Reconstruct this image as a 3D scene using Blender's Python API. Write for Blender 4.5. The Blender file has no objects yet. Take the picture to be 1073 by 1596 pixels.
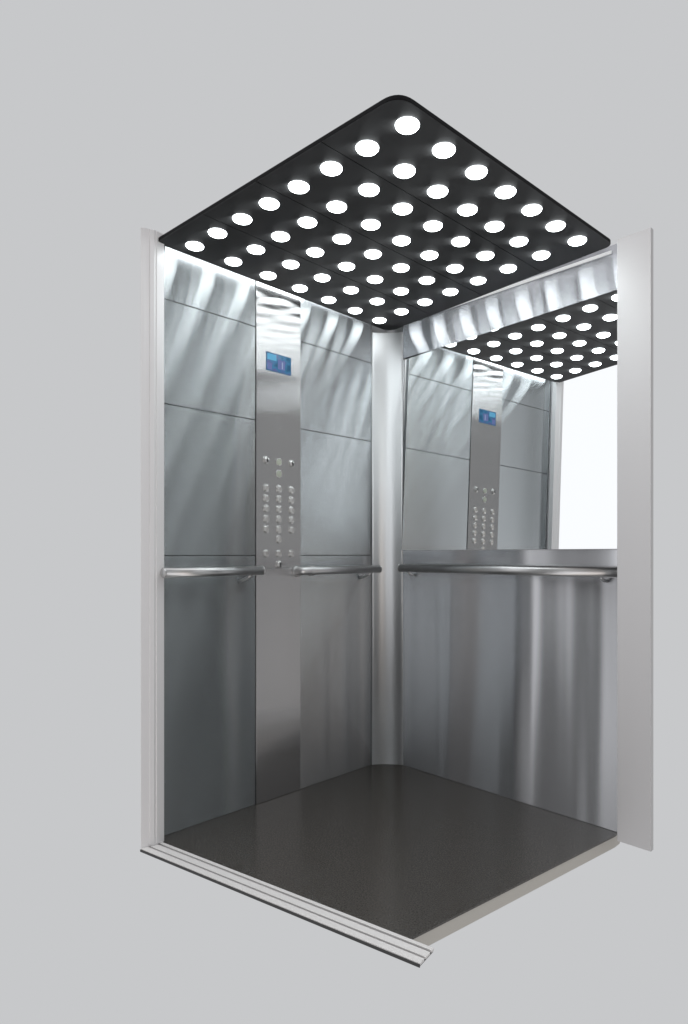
import bpy, bmesh, math, random
from mathutils import Vector
random.seed(7)
scene = bpy.context.scene
C = scene.collection

# ------------------------------------------------------------------ camera
FPX, CX, CY, W0, H0 = 981.296, 591.427, 862.8, 1073.0, 1596.0   # lens solved from the photograph
cd = bpy.data.cameras.new('camera')
cd.sensor_fit = 'VERTICAL'; cd.sensor_height = 36.0
cd.lens = FPX / H0 * 36.0
cd.shift_x = -(CX - W0 / 2) / H0
cd.shift_y = (CY - H0 / 2) / H0
cd.clip_start = 0.05; cd.clip_end = 100
cam = bpy.data.objects.new('camera', cd); C.objects.link(cam)
cam.location = (2.22375, -2.34985, 1.06017)
cam.rotation_euler = (math.radians(90), 0, 0.76877)
scene.camera = cam

# ------------------------------------------------------------------ world: plain grey plus light zones added out of view
world = bpy.data.worlds.new('World'); scene.world = world; world.use_nodes = True
wn, wl = world.node_tree.nodes, world.node_tree.links
wn.clear()
wout = wn.new('ShaderNodeOutputWorld'); wbg = wn.new('ShaderNodeBackground')
wtc = wn.new('ShaderNodeTexCoord')
def wdot(v):
    n = wn.new('ShaderNodeVectorMath'); n.operation = 'DOT_PRODUCT'
    wl.new(wtc.outputs['Generated'], n.inputs[0]); n.inputs[1].default_value = v
    return n.outputs['Value']
def wramp(sock, a, b):
    n = wn.new('ShaderNodeMapRange'); n.interpolation_type = 'SMOOTHSTEP'
    n.inputs['From Min'].default_value = a; n.inputs['From Max'].default_value = b
    wl.new(sock, n.inputs['Value']); return n.outputs['Result']
def wmix(f, a, b):
    n = wn.new('ShaderNodeMix'); n.data_type = 'RGBA'
    wl.new(f, n.inputs['Factor'])
    for s, i in ((a, 6), (b, 7)):
        if isinstance(s, tuple): n.inputs[i].default_value = s
        else: wl.new(s, n.inputs[i])
    return n.outputs[2]
def wmul(a, b):
    n = wn.new('ShaderNodeMath'); n.operation = 'MULTIPLY'
    wl.new(a, n.inputs[0]); wl.new(b, n.inputs[1]); return n.outputs[0]
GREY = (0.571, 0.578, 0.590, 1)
far_side = wramp(wdot((0.82, 0.57, 0)), 0.90, 0.975)                          # unseen dark zone, added to darken the left wall's reflections
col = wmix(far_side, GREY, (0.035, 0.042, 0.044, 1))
# bright and dark upright bands added round the viewer, shaping the steel reflections
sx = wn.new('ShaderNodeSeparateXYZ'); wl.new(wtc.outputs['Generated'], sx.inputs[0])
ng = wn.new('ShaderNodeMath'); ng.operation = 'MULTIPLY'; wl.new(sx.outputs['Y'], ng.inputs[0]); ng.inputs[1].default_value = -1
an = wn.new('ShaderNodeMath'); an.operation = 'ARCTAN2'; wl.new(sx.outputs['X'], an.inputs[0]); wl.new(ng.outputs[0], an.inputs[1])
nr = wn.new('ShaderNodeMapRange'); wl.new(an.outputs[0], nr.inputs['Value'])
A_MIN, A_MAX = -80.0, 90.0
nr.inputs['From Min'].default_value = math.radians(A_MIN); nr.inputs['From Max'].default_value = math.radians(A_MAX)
def band_ramp(stops):
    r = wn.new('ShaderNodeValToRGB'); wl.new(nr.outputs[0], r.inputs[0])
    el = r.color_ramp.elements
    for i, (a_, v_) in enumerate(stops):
        tint = (1.0, 0.90, 0.83) if 45.2 < a_ < 57 else (1.0, 1.0, 1.02)  # warm light tint added for the narrow left panel
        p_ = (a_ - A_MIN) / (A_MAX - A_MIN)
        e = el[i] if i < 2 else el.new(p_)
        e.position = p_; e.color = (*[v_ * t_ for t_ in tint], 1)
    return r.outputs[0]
BANDS_UP = [(-78, .57), (-54, .6), (-50, 1.12), (-30, 1.12), (-28.5, .10), (-24.5, .10), (-23, 1.2), (-6, 1.2), (2, .30), (14, .2), (27.5, .12), (29, 1.2),
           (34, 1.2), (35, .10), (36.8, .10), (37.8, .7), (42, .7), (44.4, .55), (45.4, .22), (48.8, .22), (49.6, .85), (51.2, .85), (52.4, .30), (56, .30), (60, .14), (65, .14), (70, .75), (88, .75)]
BANDS_LOW = [(-78, .40), (-50, .80), (-30, .80), (-28.5, .06), (-24.5, .06), (-23, .34), (-6, .34), (2, .12), (14, .12), (27.5, .08), (29, 2.4),
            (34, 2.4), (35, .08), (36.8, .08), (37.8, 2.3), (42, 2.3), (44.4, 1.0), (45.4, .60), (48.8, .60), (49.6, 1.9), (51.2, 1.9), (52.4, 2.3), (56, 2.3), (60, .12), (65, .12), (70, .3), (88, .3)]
bands_lo, bands_up = band_ramp(BANDS_LOW), band_ramp(BANDS_UP)
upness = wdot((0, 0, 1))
bands_col = wmix(wramp(an.outputs[0], math.radians(0), math.radians(20)),
                wmix(wramp(upness, -0.42, 0.02), bands_lo, bands_up), wmix(wramp(upness, -0.14, 0.03), bands_lo, bands_up))
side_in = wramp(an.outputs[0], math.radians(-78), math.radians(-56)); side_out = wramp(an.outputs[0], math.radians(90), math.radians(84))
col = wmix(wmul(side_in, side_out), col, bands_col)
col = wmix(wramp(wdot((0, 0, 1)), 0.74, 0.88), col, (1.7, 1.7, 1.72, 1))      # unseen overhead brightness, added to lift the sill and jamb
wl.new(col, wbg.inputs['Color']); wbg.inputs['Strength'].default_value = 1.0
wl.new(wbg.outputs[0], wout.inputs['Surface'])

scene.view_settings.view_transform = 'Standard'
scene.view_settings.look = 'None'
scene.view_settings.exposure = 0.0
scene.view_settings.gamma = 1.0
scene.view_settings.use_curve_mapping = False
scene.render.engine = 'CYCLES'
scene.cycles.max_bounces = 12
scene.cycles.glossy_bounces = 8
scene.cycles.sample_clamp_indirect = 8.0
scene.cycles.use_denoising = True

# ------------------------------------------------------------------ materials
def principled(name):
    m = bpy.data.materials.new(name); m.use_nodes = True
    return m, m.node_tree.nodes, m.node_tree.links, m.node_tree.nodes['Principled BSDF']
def steel(name, base, rough, aniso=0.0, wave=0.0, wave_scale=(3, 3, 1.2), grain=0.0, grain_axis='H', twist=0.0, brush=None):
    """brushed stainless steel: U of the UV map is the way reflections are drawn out"""
    m, n, l, b = principled(name)
    b.inputs['Metallic'].default_value = 1.0
    b.inputs['Base Color'].default_value = (*base, 1)
    b.inputs['Roughness'].default_value = rough
    b.inputs['Anisotropic'].default_value = aniso
    if aniso:
        t = n.new('ShaderNodeTangent'); t.direction_type = 'UV_MAP'; t.uv_map = 'UVMap'
        l.new(t.outputs[0], b.inputs['Tangent'])
    tc = n.new('ShaderNodeTexCoord')
    prev = None
    if wave:                                                # sheet metal is never quite flat
        mp = n.new('ShaderNodeMapping'); mp.inputs['Scale'].default_value = wave_scale
        l.new(tc.outputs['Object'], mp.inputs['Vector'])
        ns = n.new('ShaderNodeTexNoise'); ns.inputs['Scale'].default_value = 1.0
        ns.inputs['Detail'].default_value = 0.6
        l.new(mp.outputs[0], ns.inputs['Vector'])
        bp = n.new('ShaderNodeBump'); bp.inputs['Strength'].default_value = 1.0
        bp.inputs['Distance'].default_value = wave
        h = ns.outputs[0]
        if twist:                                           # the sheet is sprung slightly out of true
            sp = n.new('ShaderNodeSeparateXYZ'); l.new(tc.outputs['Object'], sp.inputs[0])
            a = n.new('ShaderNodeMath'); a.operation = 'MULTIPLY'; l.new(sp.outputs['Y'], a.inputs[0]); l.new(sp.outputs['Z'], a.inputs[1])
            c = n.new('ShaderNodeMath'); c.operation = 'MULTIPLY_ADD'; l.new(a.outputs[0], c.inputs[0]); c.inputs[1].default_value = twist / wave; l.new(h, c.inputs[2])
            h = c.outputs[0]
        l.new(h, bp.inputs['Height']); l.new(bp.outputs[0], b.inputs['Normal'])
    if brush:                                               # strongly directional brushing: (spread along U, spread across)
        g = n.new('ShaderNodeBsdfAnisotropic'); g.distribution = 'MULTI_GGX'
        r_ = math.sqrt(brush[0] * brush[1])
        g.inputs['Color'].default_value = (*base, 1); g.inputs['Roughness'].default_value = r_
        g.inputs['Anisotropy'].default_value = brush[1] / brush[0] - 1.0
        l.new(t.outputs[0], g.inputs['Tangent']); l.new(bp.outputs[0], g.inputs['Normal'])
        l.new(g.outputs[0], n['Material Output'].inputs['Surface'])
    if grain:                                               # fine brushing lines
        mp = n.new('ShaderNodeMapping')
        mp.inputs['Scale'].default_value = (3, 3, 1500) if grain_axis == 'H' else (1500, 1500, 3)
        l.new(tc.outputs['Object'], mp.inputs['Vector'])
        ns = n.new('ShaderNodeTexNoise'); ns.inputs['Scale'].default_value = 1.0
        ns.inputs['Detail'].default_value = 3
        l.new(mp.outputs[0], ns.inputs['Vector'])
        mr = n.new('ShaderNodeMapRange')
        mr.inputs['To Min'].default_value = rough - grain; mr.inputs['To Max'].default_value = rough + grain
        l.new(ns.outputs[0], mr.inputs['Value']); l.new(mr.outputs[0], b.inputs['Roughness'])
        mx = n.new('ShaderNodeMix'); mx.data_type = 'RGBA'
        mx.inputs[6].default_value = (*[c * 0.97 for c in base], 1); mx.inputs[7].default_value = (*[min(1, c * 1.03) for c in base], 1)
        l.new(ns.outputs[0], mx.inputs['Factor']); l.new(mx.outputs[2], b.inputs['Base Color'])
    return m
def plain(name, col, rough=0.5, metal=0.0, spec=0.5):
    m, n, l, b = principled(name)
    b.inputs['Base Color'].default_value = (*col, 1); b.inputs['Roughness'].default_value = rough
    b.inputs['Metallic'].default_value = metal; b.inputs['Specular IOR Level'].default_value = spec
    return m
def emitter(name, col, s):
    m, n, l, b = principled(name)
    b.inputs['Base Color'].default_value = (0.8, 0.8, 0.8, 1)
    b.inputs['Emission Color'].default_value = (*col, 1); b.inputs['Emission Strength'].default_value = s
    return m

M = {}
M['wall'] = steel('brushed_steel_wall', (0.41, 0.432, 0.442), 0.27, 1.0, 0.0042, (3.0, 3.0, 0.55), 0.006, 'H', 0.026, (0.63, 0.10))
M['rear'] = steel('brushed_steel_rear', (0.66, 0.668, 0.69), 0.19, 1.0, 0.0034, (7.5, 7.5, 0.15), 0.006, 'H', 0.0, (0.52, 0.09))
M['rear_top'] = steel('brushed_steel_rear_top', (0.57, 0.58, 0.61), 0.27, 1.0, 0.003, (7, 7, 0.6), 0.008, 'H', 0.0, (0.58, 0.085))
M['rear_strip'] = steel('satin_steel_strip', (0.62, 0.63, 0.65), 0.16, 0.5, 0.004, (4, 4, 2), 0.02, 'H')
M['control'] = steel('brushed_steel_control', (0.51, 0.51, 0.512), 0.33, 0.98, 0.0014, (1.0, 1.0, 9.0), 0.01, 'V', 0.0, (0.62, 0.12))
M['corner'] = steel('brushed_steel_corner', (0.60, 0.61, 0.62), 0.42, 1.0, 0.003, (3, 3, 3), 0.03, 'H')
M['rail'] = steel('polished_steel_rail', (0.54, 0.54, 0.54), 0.33, 0.0)
M['button'] = steel('button_steel', (0.60, 0.60, 0.59), 0.24, 0.0)
M['jamb'] = steel('satin_steel_jamb', (0.60, 0.59, 0.595), 0.34, 0.6, 0.002, (6, 6, 0.4), 0.02, 'H')
M['return'] = steel('satin_steel_return', (0.62, 0.61, 0.61), 0.45, 0.6, 0.001, (6, 6, 0.4), 0.01, 'H')
M['return'].node_tree.nodes['Principled BSDF'].inputs['Metallic'].default_value = 0.7
M['jamb_pale'] = steel('pale_satin_jamb', (0.80, 0.79, 0.795), 0.36)
M['jamb_pale'].node_tree.nodes['Principled BSDF'].inputs['Metallic'].default_value = 0.12
M['sill'] = plain('extruded_aluminium', (0.74, 0.725, 0.715), 0.45, 0.0)
M['dark_gap'] = plain('dark_gap', (0.012, 0.012, 0.013), 0.8)
M['groove'] = plain('sill_groove', (0.04, 0.04, 0.04), 0.6)
M['edge_trim'] = plain('floor_edge_trim', (0.52, 0.50, 0.46), 0.55)
M['black_plastic'] = plain('black_plastic', (0.02, 0.02, 0.022), 0.35)
m, n, l, b = principled('mirror_glass')
b.inputs['Base Color'].default_value = (0.86, 0.88, 0.885, 1); b.inputs['Metallic'].default_value = 1; b.inputs['Roughness'].default_value = 0.0
M['mirror'] = m
M['ceil'] = steel('black_mirror_steel', (0.118, 0.118, 0.119), 0.62, 1.0, 0.0004, (2, 2, 2), 0.0, 'H', 0.0, (0.80, 0.17))
cb = M['ceil'].node_tree.nodes['Principled BSDF']
cb.inputs['Coat Weight'].default_value = 0.4; cb.inputs['Coat Roughness'].default_value = 0.14
M['ceil_edge'] = plain('black_ceiling_edge', (0.008, 0.008, 0.009), 0.6, 0, 0.1)
M['lens'] = emitter('led_lens', (0.93, 0.985, 1.0), 13.0)
M['cove'] = emitter('led_strip', (0.93, 0.98, 1.0), 14.0)
M['cove_dim'] = emitter('led_strip_dim', (0.93, 0.98, 1.0), 0.22)

# floor covering: dark speckled rubber
m, n, l, b = principled('dark_rubber_floor')
tc = n.new('ShaderNodeTexCoord')
ns = n.new('ShaderNodeTexNoise'); ns.inputs['Scale'].default_value = 210; ns.inputs['Detail'].default_value = 2
l.new(tc.outputs['Object'], ns.inputs['Vector'])
cr = n.new('ShaderNodeValToRGB')
cr.color_ramp.elements[0].position = 0.35; cr.color_ramp.elements[0].color = (0.036, 0.033, 0.029, 1)
cr.color_ramp.elements[1].position = 0.70; cr.color_ramp.elements[1].color = (0.080, 0.073, 0.065, 1)
l.new(ns.outputs[0], cr.inputs[0]); l.new(cr.outputs[0], b.inputs['Base Color'])
b.inputs['Roughness'].default_value = 0.21
b.inputs['Specular IOR Level'].default_value = 0.75
bp = n.new('ShaderNodeBump'); bp.inputs['Strength'].default_value = 0.12; bp.inputs['Distance'].default_value = 0.001
l.new(ns.outputs[0], bp.inputs['Height']); l.new(bp.outputs[0], b.inputs['Normal'])
M['floor'] = m

# screen picture
m, n, l, b = principled('screen_picture')
tc = n.new('ShaderNodeTexCoord')
ns = n.new('ShaderNodeTexNoise'); ns.inputs['Scale'].default_value = 26; ns.inputs['Detail'].default_value = 3
l.new(tc.outputs['Object'], ns.inputs['Vector'])
cr = n.new('ShaderNodeValToRGB')
e = cr.color_ramp.elements
e[0].position = 0.32; e[0].color = (0.012, 0.075, 0.16, 1)
e[1].position = 0.72; e[1].color = (0.10, 0.20, 0.36, 1)
x = e.new(0.46); x.color = (0.03, 0.15, 0.29, 1)
x = e.new(0.58); x.color = (0.085, 0.09, 0.24, 1)
l.new(ns.outputs[0], cr.inputs[0]); l.new(cr.outputs[0], b.inputs['Emission Color'])
b.inputs['Emission Strength'].default_value = 1.0
b.inputs['Base Color'].default_value = (0.01, 0.02, 0.03, 1); b.inputs['Roughness'].default_value = 0.15
M['screen'] = m
M['screen_light'] = emitter('screen_light_area', (0.07, 0.36, 0.60), 0.9)
M['screen_mauve'] = emitter('screen_mauve_area', (0.085, 0.12, 0.33), 0.9)
M['screen_pale'] = emitter('screen_pale_mark', (0.30, 0.38, 0.58), 0.8)
for k in ('screen_light', 'screen_mauve', 'screen_pale'):
    M[k].node_tree.nodes['Principled BSDF'].inputs['Base Color'].default_value = (0.02, 0.02, 0.02, 1)
M['screen_rim'] = emitter('screen_rim', (0.01, 0.10, 0.20), 0.8)
M['screen_rim'].node_tree.nodes['Principled BSDF'].inputs['Base Color'].default_value = (0.02, 0.02, 0.02, 1)
M['lit_ring'] = plain('lit_button_ring', (0.42, 0.45, 0.38), 0.3)

# ------------------------------------------------------------------ helpers
def thing(name, label, cat, loc=(0, 0, 0), group=None):
    o = bpy.data.objects.new(name, None); C.objects.link(o)
    o.location = loc; o.empty_display_size = 0.05
    o['label'] = label; o['category'] = cat; o['kind'] = 'thing'
    if group: o['group'] = group
    return o
def world_loc(o):
    v = Vector((0, 0, 0))
    while o: v += o.location; o = o.parent
    return v
def link(name, bm, mat, parent=None, uv='z', smooth=False, bevel=0.0):
    """bm is in world coordinates; becomes ONE mesh object under parent"""
    if bevel:
        bmesh.ops.bevel(bm, geom=list(bm.edges), offset=bevel, segments=2, affect='EDGES', profile=0.5, clamp_overlap=True)
    bmesh.ops.recalc_face_normals(bm, faces=bm.faces)
    uvl = bm.loops.layers.uv.new('UVMap')
    for f in bm.faces:
        for lp in f.loops:
            p = lp.vert.co
            h = p.x * 0.83 + p.y * 0.71
            lp[uvl].uv = {'z': (p.z, h), 'h': (h, p.z), 'x': (p.x, p.y), 'y': (p.y, p.x)}[uv]
        f.smooth = smooth
    off = world_loc(parent)
    bmesh.ops.translate(bm, verts=bm.verts, vec=-off)
    me = bpy.data.meshes.new(name); bm.to_mesh(me); bm.free()
    me.materials.append(mat)
    o = bpy.data.objects.new(name, me); C.objects.link(o)
    if parent: o.parent = parent
    return o
def box(bm, x0, x1, y0, y1, z0, z1):
    vs = [bm.verts.new((x, y, z)) for z in (z0, z1) for x, y in ((x0, y0), (x1, y0), (x1, y1), (x0, y1))]
    for f in ((3, 2, 1, 0), (4, 5, 6, 7), (0, 1, 5, 4), (1, 2, 6, 5), (2, 3, 7, 6), (3, 0, 4, 7)):
        bm.faces.new([vs[i] for i in f])
    return bm
def boxbm(*a): return box(bmesh.new(), *a)
def prism(bm, poly, z0, z1):
    a = [bm.verts.new((p[0], p[1], z0)) for p in poly]; b_ = [bm.verts.new((p[0], p[1], z1)) for p in poly]
    bm.faces.new(a[::-1]); bm.faces.new(b_)
    n_ = len(poly)
    for i in range(n_):
        bm.faces.new((a[i], a[(i + 1) % n_], b_[(i + 1) % n_], b_[i]))
    return bm
def prismbm(poly, z0, z1): return prism(bmesh.new(), poly, z0, z1)
def tube(bm, pts, r, seg=20, caps=True):
    rings = []
    pts = [Vector(p) for p in pts]
    for i, p in enumerate(pts):
        d = (pts[min(i + 1, len(pts) - 1)] - pts[max(i - 1, 0)]).normalized()
        a = d.cross(Vector((0, 0, 1)))
        if a.length < 1e-4: a = d.cross(Vector((1, 0, 0)))
        a.normalize(); b_ = a.cross(d).normalized()
        rr = r[i] if isinstance(r, (list, tuple)) else r
        rings.append([bm.verts.new(p + rr * (math.cos(t) * a + math.sin(t) * b_)) for t in [2 * math.pi * k / seg for k in range(seg)]])
    for q0, q1 in zip(rings, rings[1:]):
        for k in range(seg): bm.faces.new((q0[k], q0[(k + 1) % seg], q1[(k + 1) % seg], q1[k]))
    if caps: bm.faces.new(rings[0][::-1]); bm.faces.new(rings[-1])
    return bm
def revolve_x(bm, prof, cy=0, cz=0, x0=0, seg=24):
    """profile [(r, x)] about an axis along +x"""
    rings = []
    for r, x_ in prof:
        if r < 1e-6: rings.append([bm.verts.new((x0 + x_, cy, cz))])
        else: rings.append([bm.verts.new((x0 + x_, cy + r * math.cos(t), cz + r * math.sin(t))) for t in [2 * math.pi * k / seg for k in range(seg)]])
    for a, b_ in zip(rings, rings[1:]):
        for k in range(seg):
            k2 = (k + 1) % seg
            if len(a) == 1 and len(b_) == 1: continue
            if len(a) == 1: bm.faces.new((a[0], b_[k], b_[k2]))
            elif len(b_) == 1: bm.faces.new((a[k], b_[0], a[k2]))
            else: bm.faces.new((a[k], b_[k], b_[k2], a[k2]))
    return bm
def clip(poly, a, b_, c):
    """keep a*x + b*y <= c"""
    out = []
    for i in range(len(poly)):
        p, q = poly[i], poly[(i + 1) % len(poly)]
        dp, dq = a * p[0] + b_ * p[1] - c, a * q[0] + b_ * q[1] - c
        if dp <= 0: out.append(p)
        if dp * dq < 0:
            t = dp / (dp - dq); out.append((p[0] + t * (q[0] - p[0]), p[1] + t * (q[1] - p[1])))
    return out
def rounded(poly, r, n_=8):
    out = []
    for i, p in enumerate(poly):
        p = Vector(p); a = (Vector(poly[i - 1]) - p).normalized(); b_ = (Vector(poly[(i + 1) % len(poly)]) - p).normalized()
        rr = r[i] if isinstance(r, (list, tuple)) else r
        p0, p1 = p + a * rr, p + b_ * rr
        for k in range(n_ + 1):
            t = k / n_
            q = p0 * (1 - t) ** 2 + p * 2 * t * (1 - t) + p1 * t * t
            out.append((q.x, q.y))
    return out

H = 2.2
# ------------------------------------------------------------------ floor
FL = [(-0.012, -1.232), (0.043, -1.2365), (1.080, -1.044), (1.214, -0.028), (1.214, 0.03), (0.113, 0.004), (0.06, -0.03), (-0.006, -0.096)]
fl = link('floor', prismbm(FL, -0.006, 0.0), M['floor'])
fl['kind'] = 'structure'
sub = [(-0.004, -1.225), (0.046, -1.232), (1.079, -1.040), (1.2115, -0.028), (1.2115, 0.02), (0.12, 0.0), (0.0, -0.09)]
link('floor_edge', prismbm(sub, -0.048, -0.0062), M['edge_trim'], fl)

# ------------------------------------------------------------------ door sill
P0, P1 = Vector((0.032, -1.318)), Vector((1.166, -1.104))
u = (P1 - P0).normalized(); v = Vector((-u.y, u.x))
SL = (P1 - P0).length
sill = thing('door_sill', 'pale grooved aluminium door sill along the open front edge of the dark floor', 'door sill', (P0.x, P0.y, -0.03))
def strip(a, b_, s0, s1): return [tuple(P0 + u * s0 + v * a), tuple(P0 + u * s1 + v * a), tuple(P0 + u * s1 + v * b_), tuple(P0 + u * s0 + v * b_)]
link('sill_base', prismbm(strip(0.0015, 0.0738, 0.002, SL - 0.002), -0.0115, -0.0078), M['groove'], sill)
for a, b_ in ((0.0, 0.0225), (0.0300, 0.0545), (0.0630, 0.0755)):
    link('sill_rail', prismbm(strip(a, b_, 0, SL), -0.0075, -0.0008), M['sill'], sill, bevel=0.0006)
link('sill_apron', prismbm(strip(-0.003, 0.0, 0.0, SL), -0.0115, -0.004), M['groove'], sill)

# ------------------------------------------------------------------ left wall
TOP = 2.232
def cladding(name, label, y0, y1, cuts, top, group):
    t = thing(name, label, 'wall panel', (0, (y0 + y1) / 2, 0), group)
    link('backing', boxbm(-0.03, -0.004, y0, y1, 0.0, top), M['dark_gap'], t)
    zs = [0.0] + cuts + [top]
    for z0, z1 in zip(zs, zs[1:]):
        g0 = 0.0016 if z0 > 0 else 0.001; g1 = 0.0016 if z1 < top else 0
        link('steel_sheet', boxbm(-0.0035, 0.0, y0 + 0.0005, y1 - 0.0005, z0 + g0, z1 - g1), M['wall'], t, uv='z', bevel=0.0006)
    return t
cladding('wall_cladding', 'wide brushed steel wall panel between the door jamb and the button column', -1.228, -0.803, [1.052, 1.624, 2.018], TOP, 'brushed steel panels of the left wall')
cladding('wall_cladding', 'narrow brushed steel wall panel between the button column and the far corner', -0.561, -0.1040, [1.052, 1.622, 2.015], TOP, 'brushed steel panels of the left wall')

# control column
cp = thing('control_panel', 'full height brushed steel control column with blue screen and round lift buttons', 'control panel', (0, -0.682, 0))
link('backing', boxbm(-0.03, -0.003, -0.803, -0.561, 0.0, TOP), M['dark_gap'], cp)
link('face_plate', boxbm(-0.0025, 0.004, -0.8005, -0.5635, 0.997, TOP), M['control'], cp, uv='h', bevel=0.001)
link('lower_plate', boxbm(-0.0025, 0.004, -0.8005, -0.5635, 0.001, 0.9962), M['control'], cp, uv='h', bevel=0.001)
XF = 0.004
# screen: a slim bezel, the picture and its coloured areas
scr = link('screen', boxbm(XF - 0.001, XF + 0.0012, -0.752, -0.617, 1.846, 1.926), M['screen_rim'], cp)
def patch(name, y0, y1, z0, z1, mat, d): return link(name, boxbm(XF + 0.0012, XF + 0.0012 + d, y0, y1, z0, z1), mat, scr)
patch('picture', -0.749, -0.620, 1.849, 1.923, M['screen'], 0.0006)
patch('picture_area', -0.746, -0.698, 1.894, 1.920, M['screen_light'], 0.0009)
patch('picture_area', -0.744, -0.722, 1.852, 1.880, M['screen_mauve'], 0.0009)
patch('picture_area', -0.690, -0.652, 1.862, 1.902, M['screen_mauve'], 0.0010)
patch('picture_mark', -0.669, -0.663, 1.866, 1.895, M['screen_pale'], 0.0013)
# engraved ring emblem below the screen
em = bmesh.new()
revolve_x(em, [(0.0135, 0), (0.0135, 0.0006), (0.0120, 0.0006), (0.0120, 0)], -0.684, 1.615, XF)
tube(em, [(XF + 0.0004, -0.689, 1.622), (XF + 0.0004, -0.683, 1.618), (XF + 0.0004, -0.686, 1.612), (XF + 0.0004, -0.680, 1.608)], 0.0009, 6)
link('emblem', em, M['control'], cp)
# buttons
ring_me = cap_me = None
proto = {}
def button(y, z, kind='button'):
    global proto
    if kind not in proto:
        bm = revolve_x(bmesh.new(), [(0.0175, -0.001), (0.0175, 0.0022), (0.0165, 0.0034), (0.0145, 0.0034), (0.0138, 0.0016), (0.0138, -0.001)], 0, 0, 0, 28)
        ring = link('ring', bm, M['button'], None, smooth=True)
        if kind == 'button':
            bm = revolve_x(bmesh.new(), [(0.0134, -0.001), (0.0134, 0.0042), (0.0122, 0.0056), (0.008, 0.0050), (0.0, 0.0046)], 0, 0, 0, 28)
            cap = link('cap', bm, M['button'], None, smooth=True)
        elif kind == 'lit':
            bm = revolve_x(bmesh.new(), [(0.0134, -0.001), (0.0134, 0.0030), (0.0118, 0.0040), (0.0, 0.0044)], 0, 0, 0, 28)
            cap = link('cap', bm, M['lit_ring'], None, smooth=True)
        else:
            bm = revolve_x(bmesh.new(), [(0.0134, -0.001), (0.0134, 0.0075), (0.0122, 0.009), (0.0, 0.009)], 0, 0, 0, 28)
            cap = link('lock_barrel', bm, M['button'], None, smooth=True)
            bm = boxbm(0.0088, 0.0097, -0.0016, 0.0044, -0.0095, 0.0095)
            slot = link('key_slot', bm, M['black_plastic'], None)
        proto[kind] = [o for o in ((ring, cap) if kind != 'lock' else (ring, cap, slot))]
        first = True
    else: first = False
    src = proto[kind]
    parts = src if first else [o.copy() for o in src]
    if not first:
        for o in parts: C.objects.link(o)
    nm = {'button': 'button', 'lit': 'indicator', 'lock': 'key_switch'}[kind]
    base = parts[0]; base.name = nm
    base.parent = cp; base.location = Vector((XF, y, z)) - cp.location
    for o in parts[1:]: o.parent = base; o.location = (0, 0, 0)
YC = (-0.752, -0.684, -0.616)
def zat(px_row, k): return None
button(YC[0], 1.460, 'lock'); button(YC[1], 1.458, 'lit'); button(YC[2], 1.458, 'lock')
button(YC[1], 1.407, 'lit')
for r in range(5):
    for k in range(3): button(YC[k], 1.341 - r * 0.0440, 'button')
button(YC[1], 1.121)
for k in range(3): button(YC[k], 1.060)
button(YC[1], 1.013, 'lock')

# ------------------------------------------------------------------ corner column (shallow cove between both walls)
cpst = thing('corner_column', 'rounded brushed steel column in the far corner where both walls meet', 'column', (0.05, -0.05, 0))
a, b_ = Vector((0.0003, -0.1039)), Vector((0.1166, -0.0003))
nrm = Vector((-(b_ - a).y, (b_ - a).x)).normalized()
inner = []
for k in range(17):
    t = k / 16
    s = 4 * t * (1 - t)
    q = a.lerp(b_, t) + nrm * 0.012 * s
    inner.append((q.x, q.y))
bm = bmesh.new()
lo = [bm.verts.new((p[0], p[1], 0.0005)) for p in inner]; hi = [bm.verts.new((p[0], p[1], 2.170)) for p in inner]
for i in range(16): bm.faces.new((lo[i], lo[i + 1], hi[i + 1], hi[i]))
back = [(b_.x, 0.012), (-0.012, 0.012), (-0.012, a.y)]
lb = [bm.verts.new((p[0], p[1], 0.0005)) for p in back]; hb = [bm.verts.new((p[0], p[1], 2.170)) for p in back]
ring_l, ring_h = lo + lb, hi + hb
for i in range(16, len(ring_l)):
    j = (i + 1) % len(ring_l); bm.faces.new((ring_l[i], ring_l[j], ring_h[j], ring_h[i]))
bm.faces.new(ring_l[::-1]); bm.faces.new(ring_h)
o = link('steel_skin', bm, M['corner'], cpst, uv='z', smooth=False)
for f in o.data.polygons: f.use_smooth = f.index < 16
link('upper_backing', boxbm(-0.03, -0.014, -0.1045, 0.014, 0.0, TOP), M['corner'], cpst)
link('upper_backing', boxbm(-0.0135, 0.118, 0.0125, 0.03, 0.0, TOP), M['corner'], cpst)

# ------------------------------------------------------------------ rear wall
XR = 1.211
rw = thing('wall_cladding', 'wide brushed steel rear wall panel below the handrail and mirror', 'wall panel', (0.66, 0, 0), 'brushed steel panels of the rear wall')
link('backing', boxbm(0.12, XR, 0.0035, 0.03, 0.0, 1.0765), M['jamb'], rw)
link('steel_sheet', boxbm(0.1168, XR, 0.0, 0.003, 0.001, 0.9995), M['rear'], rw, uv='z', bevel=0.0006)
link('top_strip', boxbm(0.1168, XR, 0.0, 0.003, 1.0, 1.077), M['rear_strip'], rw, uv='z', bevel=0.0006)
ru = thing('wall_cladding', 'shallow brushed steel panel above the mirror just under the black ceiling', 'wall panel', (0.66, 0, 2.04), 'brushed steel panels of the rear wall')
link('backing', boxbm(0.12, XR, 0.0035, 0.03, 2.040, 2.2395), M['dark_gap'], ru)
link('steel_sheet', boxbm(0.1168, XR, 0.0, 0.003, 2.038, 2.240), M['rear_top'], ru, uv='z', bevel=0.0006)

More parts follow.
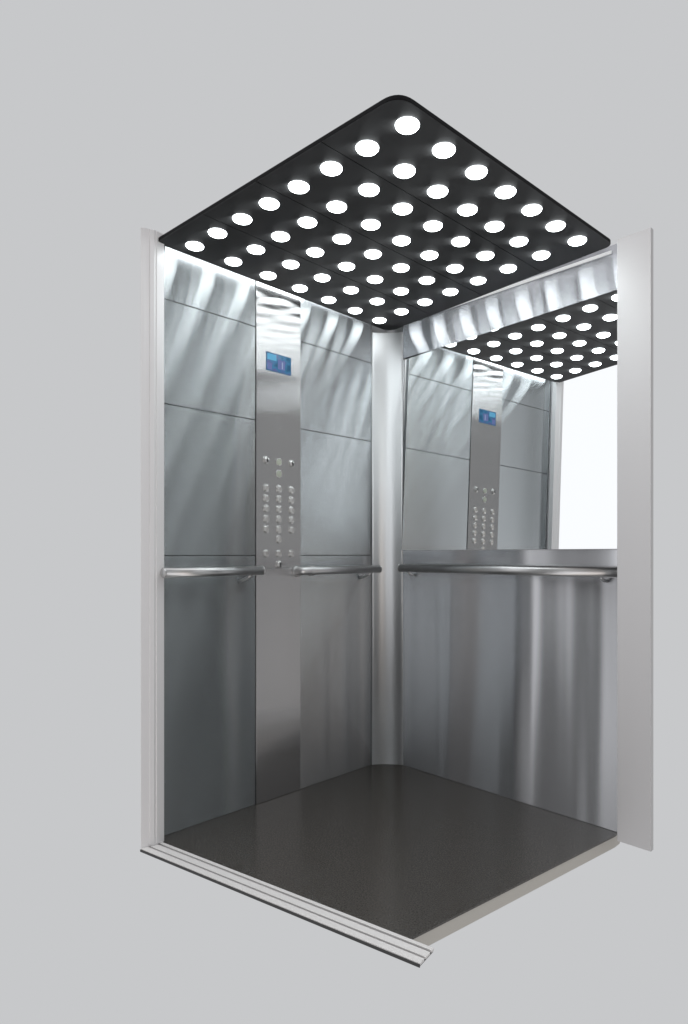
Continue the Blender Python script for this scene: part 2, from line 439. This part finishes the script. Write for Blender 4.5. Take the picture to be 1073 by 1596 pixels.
# mirror: toed in a little towards the door side
th = math.radians(5.5)
def my(x): return -0.0015 - math.tan(th) * (x - 0.12)
LEAN = math.tan(math.radians(1.5))          # and leaning back a little
def lean(z): return -(1.55 - z) * LEAN
xl, xr = 0.1185, 1.2630
mr = thing('wall_mirror', 'large mirror on the rear wall above the handrail', 'mirror', (0.66, my(0.66), 1.077))
bm = bmesh.new()
Z0, ZL, ZR = 1.0775, 2.034, 2.022
ty = Vector((math.sin(th), math.cos(th)))
fr = [(xl, my(xl) + lean(Z0), Z0), (xr, my(xr) + lean(Z0), Z0), (xr, my(xr) + lean(ZR), ZR), (xl, my(xl) + lean(ZL), ZL)]
f1 = [bm.verts.new(p) for p in fr]; f2 = [bm.verts.new((p[0] + ty.x * 0.006, p[1] + ty.y * 0.006, p[2])) for p in fr]
bm.faces.new(f1); bm.faces.new(f2[::-1])
for i in range(4): bm.faces.new((f1[i], f1[(i + 1) % 4], f2[(i + 1) % 4], f2[i]))
link('glass', bm, M['mirror'], mr)
bm = bmesh.new()
f1 = [bm.verts.new((p[0] + ty.x * 0.007, p[1] + ty.y * 0.007, p[2])) for p in fr]
f2 = [bm.verts.new((p[0], 0.05, p[2])) for p in fr]
bm.faces.new(f1); bm.faces.new(f2[::-1])
for i in range(4): bm.faces.new((f1[i], f1[(i + 1) % 4], f2[(i + 1) % 4], f2[i]))
link('backing_board', bm, M['jamb'], mr)

# ------------------------------------------------------------------ jambs
lj = thing('door_jamb', 'narrow folded pale steel door jamb standing at the front end of the left wall', 'door jamb', (0.03, -1.27, 0))
jp = [(0.0415, -1.2335), (0.0455, -1.2640), (0.0425, -1.2665), (0.0465, -1.2740), (0.0415, -1.2885), (0.0375, -1.2880), (0.0335, -1.3060), (0.0300, -1.3170), (0.0215, -1.3120), (0.033, -1.272), (0.010, -1.2335)]
link('jamb_fold', prismbm(jp, 0.0, 2.236), M['jamb_pale'], lj, uv='z', bevel=0.0008)
link('jamb_return', boxbm(-0.03, 0.0095, -1.2500, -1.2300, 0.0, 2.232), M['jamb'], lj, uv='z')

rj = thing('front_return', 'flat pale satin steel return panel at the right end of the rear wall', 'wall panel', (1.28, -0.07, 0))
bm = bmesh.new()
YJ = -0.130
link('steel_sheet', boxbm(1.2655, 1.3850, YJ, YJ + 0.022, 0.028, 2.190), M['return'], rj, uv='z', bevel=0.001)
link('side_sheet', boxbm(1.2700, 1.2800, YJ + 0.023, 0.03, 0.03, 2.19), M['jamb'], rj, uv='z')

# ------------------------------------------------------------------ handrails
def handrail_left(name, label, y0, y1, br, z, elbow):
    X = 0.064; R = 0.0185
    t = thing(name, label, 'handrail', (X, (y0 + y1) / 2, z), 'tubular steel handrails')
    if elbow:
        pts = [(X - 0.052, y0 + 0.012, z - 0.004), (X - 0.036, y0 + 0.004, z - 0.003), (X - 0.014, y0 + 0.004, z - 0.001), (X - 0.003, y0 + 0.014, z), (X, y0 + 0.03, z), (X, y1, z)]
    else:
        pts = [(X, y0, z), (X, y1, z)]
    link('tube', tube(bmesh.new(), pts, R, 28), M['rail'], t, smooth=True)
    for e, s in ((y0, -1), (y1, 1)):
        if elbow and s == -1: continue
        bm = tube(bmesh.new(), [(X, e, z), (X, e + s * 0.003, z), (X, e + s * 0.006, z), (X, e + s * 0.0075, z)], [R + 0.0008, R + 0.0008, R - 0.002, R - 0.007], 28)
        link('end_cap', bm, M['rail'], t, smooth=True)
    for yb in br:
        link('bracket', tube(bmesh.new(), [(X - 0.004, yb, z - R + 0.002), (X - 0.012, yb - 0.003, z - 0.026), (X - 0.034, yb - 0.010, z - 0.036), (0.001, yb - 0.016, z - 0.044)], 0.0070, 14), M['rail'], t, smooth=True)
    return t
handrail_left('handrail', 'steel handrail tube on the wide left wall panel, ending beside the button column', -1.246, -0.815, (-0.868,), 0.990, False)
hr = handrail_left('handrail', 'short steel handrail tube between the button column and the far corner', -0.600, -0.118, (-0.175,), 0.984, True)
link('wall_socket', revolve_x(bmesh.new(), [(0.024, 0.0), (0.024, 0.010), (0.021, 0.014), (0.0, 0.014)], -0.589, 0.980, 0.0042), M['rail'], hr, smooth=False)
link('collar', tube(bmesh.new(), [(0.060, -0.560, 0.984), (0.060, -0.535, 0.984)], 0.0225, 28), M['rail'], hr, smooth=False)

rb = thing('handrail', 'long steel handrail tube across the rear wall below the mirror', 'handrail', (0.66, -0.06, 0.990), 'tubular steel handrails')
YB, ZB = -0.058, 0.990
link('tube', tube(bmesh.new(), [(0.152, YB, ZB), (1.2630, YB, ZB)], 0.0200, 28), M['rail'], rb, smooth=True)
link('end_cap', tube(bmesh.new(), [(0.152, YB, ZB), (0.149, YB, ZB), (0.1465, YB, ZB)], [0.0206, 0.0206, 0.015], 28), M['rail'], rb, smooth=True)
for xb in (0.20, 1.17):
    link('bracket', tube(bmesh.new(), [(xb, YB + 0.004, ZB - 0.018), (xb, YB + 0.012, ZB - 0.026), (xb, YB + 0.030, ZB - 0.033), (xb, -0.001, ZB - 0.036)], 0.0065, 14), M['rail'], rb, smooth=True)

# ------------------------------------------------------------------ ceiling with its lights
ce = thing('ceiling_panel', 'black glossy ceiling panel with rows of round white lights', 'ceiling panel', (0.62, -0.62, H))
CQ = [(0.030, -1.2600), (1.172, -1.192), (1.229, -0.075), (0.010, 0.012)]
outline = rounded(CQ, [0.026, 0.055, 0.036, 0.055])
link('panel_body', prismbm(outline, H + 0.0019, H + 0.013), M['ceil_edge'], ce)
ins = rounded([(0.031, -1.2590), (1.1712, -1.1912), (1.2282, -0.0758), (0.0108, 0.0112)], [0.026, 0.055, 0.036, 0.055])
# light grid: 7 rows (front to back) x 8 columns (right to left), corner lights measured on the photograph
LC = {(0, 0): (1.113, -1.094), (0, 7): (0.112, -1.149), (6, 7): (0.087, -0.139), (6, 0): (1.148, -0.200)}
def lpos(i, j):
    s, t = i / 6, j / 7
    a, b_, c, d = (Vector(LC[k]) for k in ((0, 0), (0, 7), (6, 7), (6, 0)))
    return (a * (1 - t) + b_ * t) * (1 - s) + (d * (1 - t) + c * t) * s
# four sheets of two light columns each, with a hairline joint between them
cuts = []
for j in (1.5, 3.5, 5.5):
    p, q = lpos(0, j), lpos(6, j)
    d = (q - p).normalized(); nn = Vector((d.y, -d.x))
    cuts.append((nn.x, nn.y, nn.dot(p)))
prev = None
for k in range(4):
    poly = list(ins)
    if k > 0: a, b_, c = cuts[k - 1]; poly = clip(poly, a, b_, c - 0.0011)
    if k < 3: a, b_, c = cuts[k]; poly = clip(poly, -a, -b_, -c - 0.0011)
    link('ceiling_sheet', prismbm(poly, H, H + 0.0018), M['ceil'], ce, uv='x')
lens_me = rim_me = None
for i in range(7):
    for j in range(8):
        p = lpos(i, j)
        if lens_me is None:
            R = 0.0325
            bm = bmesh.new(); seg = 36
            prof = [(R, 0.0), (R * 0.985, -0.0022), (R * 0.93, -0.0046), (R * 0.82, -0.0066), (R * 0.6, -0.0082), (0, -0.0092)]
            rings = [[bm.verts.new((r * math.cos(2 * math.pi * k / seg), r * math.sin(2 * math.pi * k / seg), z)) for k in range(seg)] if r else [bm.verts.new((0, 0, z))] for r, z in prof]
            for a, b_ in zip(rings, rings[1:]):
                for k in range(seg):
                    k2 = (k + 1) % seg
                    if len(b_) == 1: bm.faces.new((a[k], b_[0], a[k2]))
                    else: bm.faces.new((a[k], b_[k], b_[k2], a[k2]))
            o = link('downlight', bm, M['lens'], None, smooth=True); lens_me = o
        else:
            o = lens_me.copy(); C.objects.link(o)
        o.parent = ce
        o.location = Vector((p.x, p.y, H - 0.0002)) - ce.location
# light strips along the two wall-side edges, shining into the gap
link('light_strip', boxbm(0.0185, 0.0225, -1.20, -0.09, H + 0.006, H + 0.018), M['cove'], ce)
link('light_strip', boxbm(0.14, 1.19, -0.0060, -0.0035, H + 0.006, H + 0.018), M['cove_dim'], ce)
